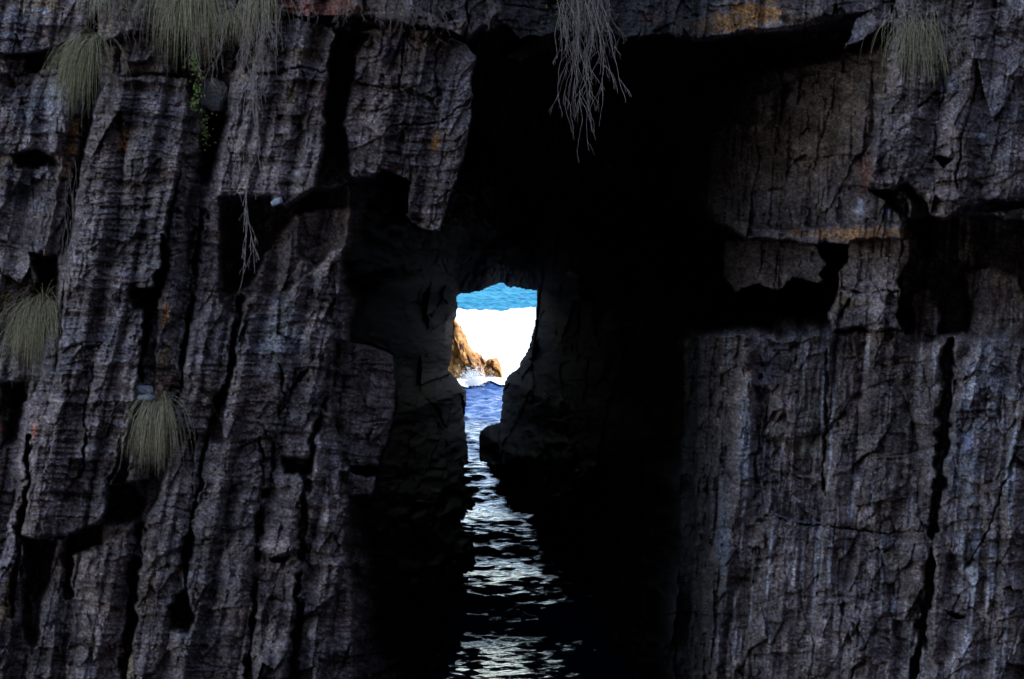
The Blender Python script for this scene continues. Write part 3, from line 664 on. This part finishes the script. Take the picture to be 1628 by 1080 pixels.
def tussock(px, py, length, spread, n, seed, label, green=0.5, lean=0.0, up=0.5, group='grass tussocks growing out of the cliff', rootw=8, narrow=1.0):
    r = random.Random(seed); Y = face_min(px, py, 10) - 0.05
    root = empty('grass_tussock', P(px, py, Y)); tag(root, label, 'grass tussock', group)
    g = MB(); d_ = MB()
    for k in range(int(n * 0.9)):
        p = root.location + Vector((r.gauss(0, rootw * PXM * .5), r.uniform(-.08, .1), r.gauss(0, rootw * PXM * .4)))
        ang = r.gauss(lean, spread)
        d = Vector((math.sin(ang), -abs(r.gauss(0.45, 0.3)), up * r.uniform(0.0, 1.6) * math.cos(ang))).normalized()
        L = length * PXM * r.uniform(0.55, 1.1); ns_ = 8; st = L / ns_; pts = [p.copy()]
        gr = r.uniform(0.3, 0.75)
        for q in range(ns_):
            d = (d + Vector((0, 0, -gr)) + Vector((r.gauss(0, .04), r.gauss(0, .03), 0))).normalized()
            d.x *= narrow; d.normalize()
            p = p + d * st; pts.append(p.copy())
        side = Vector((r.uniform(.5, 1), r.uniform(-.6, .6), r.uniform(-.2, .2))).normalized()
        (g if r.random() < green else d_).blade(pts, r.uniform(0.007, 0.013), side)
    if g.F: g.build('green_blades', M_GREEN, root)
    if d_.F: d_.build('dry_blades', M_STRAW, root)
    return root
tussock(70, 492, 125, 0.75, 620, 11, 'bushy round olive grass tussock below a black hollow at the left edge', 0.45, -0.15, 0.9, rootw=26)
tussock(256, 642, 125, 0.25, 420, 12, 'narrow drooping straw coloured tussock under the two white stones', 0.3, -0.12, 0.5, rootw=12)
tussock(152, 66, 130, 0.32, 420, 13, 'greener drooping tussock on the upper left columns, beside an orange streak', 0.6, -0.45, 0.4, rootw=16)
tussock(300, -25, 135, 0.45, 560, 14, 'largest tussock, cut by the top edge above the green vine', 0.35, 0.1, 0.5, rootw=36)
tussock(1462, 48, 95, 0.4, 330, 15, 'dull brown matted tussock high on the right cliff', 0.25, -0.05, 0.4, rootw=44)
tussock(372, 24, 50, 0.9, 160, 16, 'small pale wispy tuft near the top edge right of the largest tussock', 0.1, 0.0, 0.6, rootw=10)
tussock(168, -20, 70, 0.3, 130, 17, 'reddish dry tuft hanging at the top edge left of the largest tussock', 0.05, 0.0, 0.2, rootw=36)
tussock(418, -25, 110, 0.25, 170, 18, 'long dry straw tuft hanging over the left corner of the big overhanging block', 0.05, -0.1, 0.2, rootw=22)

def strand(mb, r, px, py, Y, length, r0, wob=0.3, dx=0.0, kids=2, dep=0):
    """a hanging root: wanders downward, forks"""
    p = P(px, py, Y) if not isinstance(px, Vector) else px.copy()
    n = max(5, int(length / 7)); st = length * PXM / n; d = Vector((dx, -.15, -1)).normalized(); pts = [p.copy()]
    for q in range(n):
        d = (d + Vector((r.gauss(0, wob), r.gauss(0, wob * .5), -0.25))).normalized(); p = p + d * st; pts.append(p.copy())
    mb.tube(pts, r0, r0 * 0.5, 3)
    if dep < 2:
        for k in range(kids):
            q = r.randrange(1, n); strand(mb, r, pts[q], 0, 0, length * r.uniform(.15, .42), r0 * .7, wob * 1.2, r.gauss(0, .7), max(0, kids - 1), dep + 1)
    return pts
# the big cluster of roots over the cave mouth
r = random.Random(21); Yr = face_min(920, 30, 30) - 0.25
root = empty('hanging_roots', P(925, 0, Yr)); tag(root, 'tangled curtain of pale roots dangling from the roof over the black cave', 'roots', 'roots hanging down the cliff')
mb = MB()
for k in range(28):
    x = r.gauss(925, 19); L = r.uniform(70, 130) + 130 * max(0, 1 - abs(x - 928) / 24) * r.random()
    strand(mb, r, x, r.uniform(-40, 10), Yr - r.uniform(-.3, .3), L, r.uniform(.007, .012), 0.16, (928 - x) / 160, 3)
for (x, L, dx) in ((900, 185, .04), (908, 190, .02), (915, 160, .0), (932, 225, .02), (940, 215, 0.0), (936, 285, 0.03), (893, 175, .12), (950, 190, -.1)):
    strand(mb, r, x, -20, Yr - r.uniform(0, .4), L, .010, 0.17, dx, 4)
mb.build('root_strands', M_ROOT, root)
mb = MB()
for k in range(24):
    strand(mb, r, r.gauss(955, 12), r.uniform(-40, 0), Yr, r.uniform(50, 110), r.uniform(.008, .016), 0.22, r.gauss(-.1, .2), 3)
mb.build('brown_strands', M_BROWN, root)
mb = MB()
for k in range(420):
    p = P(r.gauss(925, 20), r.uniform(-30, 48), Yr + r.uniform(-.2, .25)); mb.leaf(p, Vector((r.gauss(0, 1), -.4, r.gauss(-.5, 1))).normalized(), .018, r.uniform(.04, .08))
mb.build('moss', M_GREEN, root)['kind'] = 'stuff'
# other roots
def roots(items, seed, loc, label, mat=M_ROOT):
    r = random.Random(seed); Y = face_min(loc[0], loc[1], 12) - 0.12
    root = empty('hanging_roots', P(loc[0], loc[1], Y)); tag(root, label, 'roots', 'roots hanging down the cliff')
    mb = MB()
    for (n, x, sx, y, sy, L0, L1, r0, wob, kids) in items:
        for k in range(n): strand(mb, r, r.gauss(x, sx), r.gauss(y, sy), Y - r.uniform(0, .25), r.uniform(L0, L1), r0, wob, 0, kids)
    mb.build('root_strands', mat, root)
    return root
roots([(26, 408, 12, 10, 20, 60, 130, .009, .2, 3), (7, 400, 3, 110, 12, 120, 200, .008, .1, 2)], 31, (405, 10), 'dry twiggy roots trailing down the left edge of the overhanging block')
roots([(3, 392, 1.2, 300, 3, 110, 134, .011, .07, 4)], 32, (392, 300), 'thin single pale root string dangling in the dark below the overhanging block')
roots([(10, 345, 16, 30, 14, 60, 130, .007, .25, 3)], 33, (345, 30), 'loose bare twigs right of the green vine')
roots([(40, 200, 34, -5, 12, 30, 70, .008, .35, 3)], 34, (200, 0), 'mat of brown rootlets along the top of the main column', M_BROWN)
roots([(60, 640, 60, 6, 12, 16, 44, .009, .45, 3)], 35, (640, 5), 'crumbling brown rootlets along the ledge above the cave side block', M_BROWN)
roots([(8, 112, 5, 300, 20, 60, 110, .008, .15, 2), (8, 104, 4, 380, 15, 60, 100, .008, .12, 2)], 36, (112, 300), 'thin brown rootlets in the cleft above the bushy tussock', M_BROWN)

def vine(path, n, seed, label, lw=.03):
    r = random.Random(seed); Y = min(face_min(x, y, 6) for x, y in path) - 0.08
    root = empty('leafy_vine', P(path[0][0], path[0][1], Y)); tag(root, label, 'vine', 'green leafy vines on the cliff')
    pts = [P(x, y, Y) for x, y in path]; mb = MB(); mb.tube(pts, .008, .004, 4); mb.build('stem', M_BROWN, root)
    mb = MB()
    for k in range(n):
        t = r.random() * (len(pts) - 1); i = int(t); p = pts[i].lerp(pts[i + 1], t - i) + Vector((r.gauss(0, .075), r.gauss(0, .06), r.gauss(0, .05)))
        mb.leaf(p, Vector((r.gauss(0, 1), -.6, r.gauss(0, .8))).normalized(), r.uniform(.6, 1.2) * lw, r.uniform(1.8, 3.2) * lw)
    mb.build('leaves', M_LEAF, root)
vine([(302,58),(312,80),(308,105),(316,130),(309,160),(312,172)], 150, 41, 'longer green vine trailing under the largest tussock')
vine([(326,182),(325,200),(324,215),(330,234)], 60, 42, 'short bright green vine clump below the wedged boulder')

# ------------------------------------------------------------------ loose stones
def stone(px, py, w, h, dpt, seed, name, label, cat, mat, grp=None, dY=0.1, tilt=0.0):
    Y = face_min(px, py, 8) - dY; r = random.Random(seed)
    import bmesh
    bm = bmesh.new(); bmesh.ops.create_icosphere(bm, subdivisions=4, radius=1)
    off = Vector((r.uniform(0, 50), r.uniform(0, 50), 0))
    co = np.array([v.co[:] for v in bm.verts])
    e = np.sign(co) * np.abs(co) ** 0.62
    nn = 0.12 * fbm(co[:, 0] * 5 + co[:, 2] * 3, co[:, 2] * 6, seed + 3, 3) + 0.26 * fbm(co[:, 0] * 1.3 + off.x + co[:, 2], co[:, 1] * 1.3 + off.y - co[:, 2] * .7, seed, 3)
    e = e * (1 + nn)[:, None] * np.array([w * PXM / 2, dpt / 2, h * PXM / 2])
    ct, sn = math.cos(tilt), math.sin(tilt)
    for v, c in zip(bm.verts, e): v.co = Vector((c[0] * ct - c[2] * sn, c[1], c[0] * sn + c[2] * ct))
    me = bpy.data.meshes.new(name); bm.to_mesh(me); bm.free(); me.materials.append(mat)
    if mat == ROCK:
        ca = me.color_attributes.new('rock_colour', 'FLOAT_COLOR', 'POINT'); c4 = np.ones((len(me.vertices), 4), np.float32); c4[:, :3] = (.21, .19, .18); ca.data.foreach_set('color', c4.ravel())
    o = bpy.data.objects.new(name, me); scene.collection.objects.link(o); o.location = P(px, py, Y)
    return tag(o, label, cat, grp)
stone(229, 620, 28, 14, .35, 3, 'pale_stone', 'upper and thicker of two white stones stacked on a ledge', 'stone', M_PALE, 'white stones on the ledge')
stone(232, 632, 26, 7, .35, 4, 'pale_stone', 'lower and flatter of two white stones stacked on a ledge', 'stone', M_PALE, 'white stones on the ledge')
stone(342, 150, 44, 52, .6, 5, 'wedged_boulder', 'rounded grey boulder wedged in the black cleft beside the green vine', 'boulder', ROCK, None, .2, -0.4)
stone(440, 321, 18, 10, .3, 6, 'perched_stone', 'small pale stone caught under the corner of the overhanging block', 'stone', M_PALE, None, .05, 0.4)
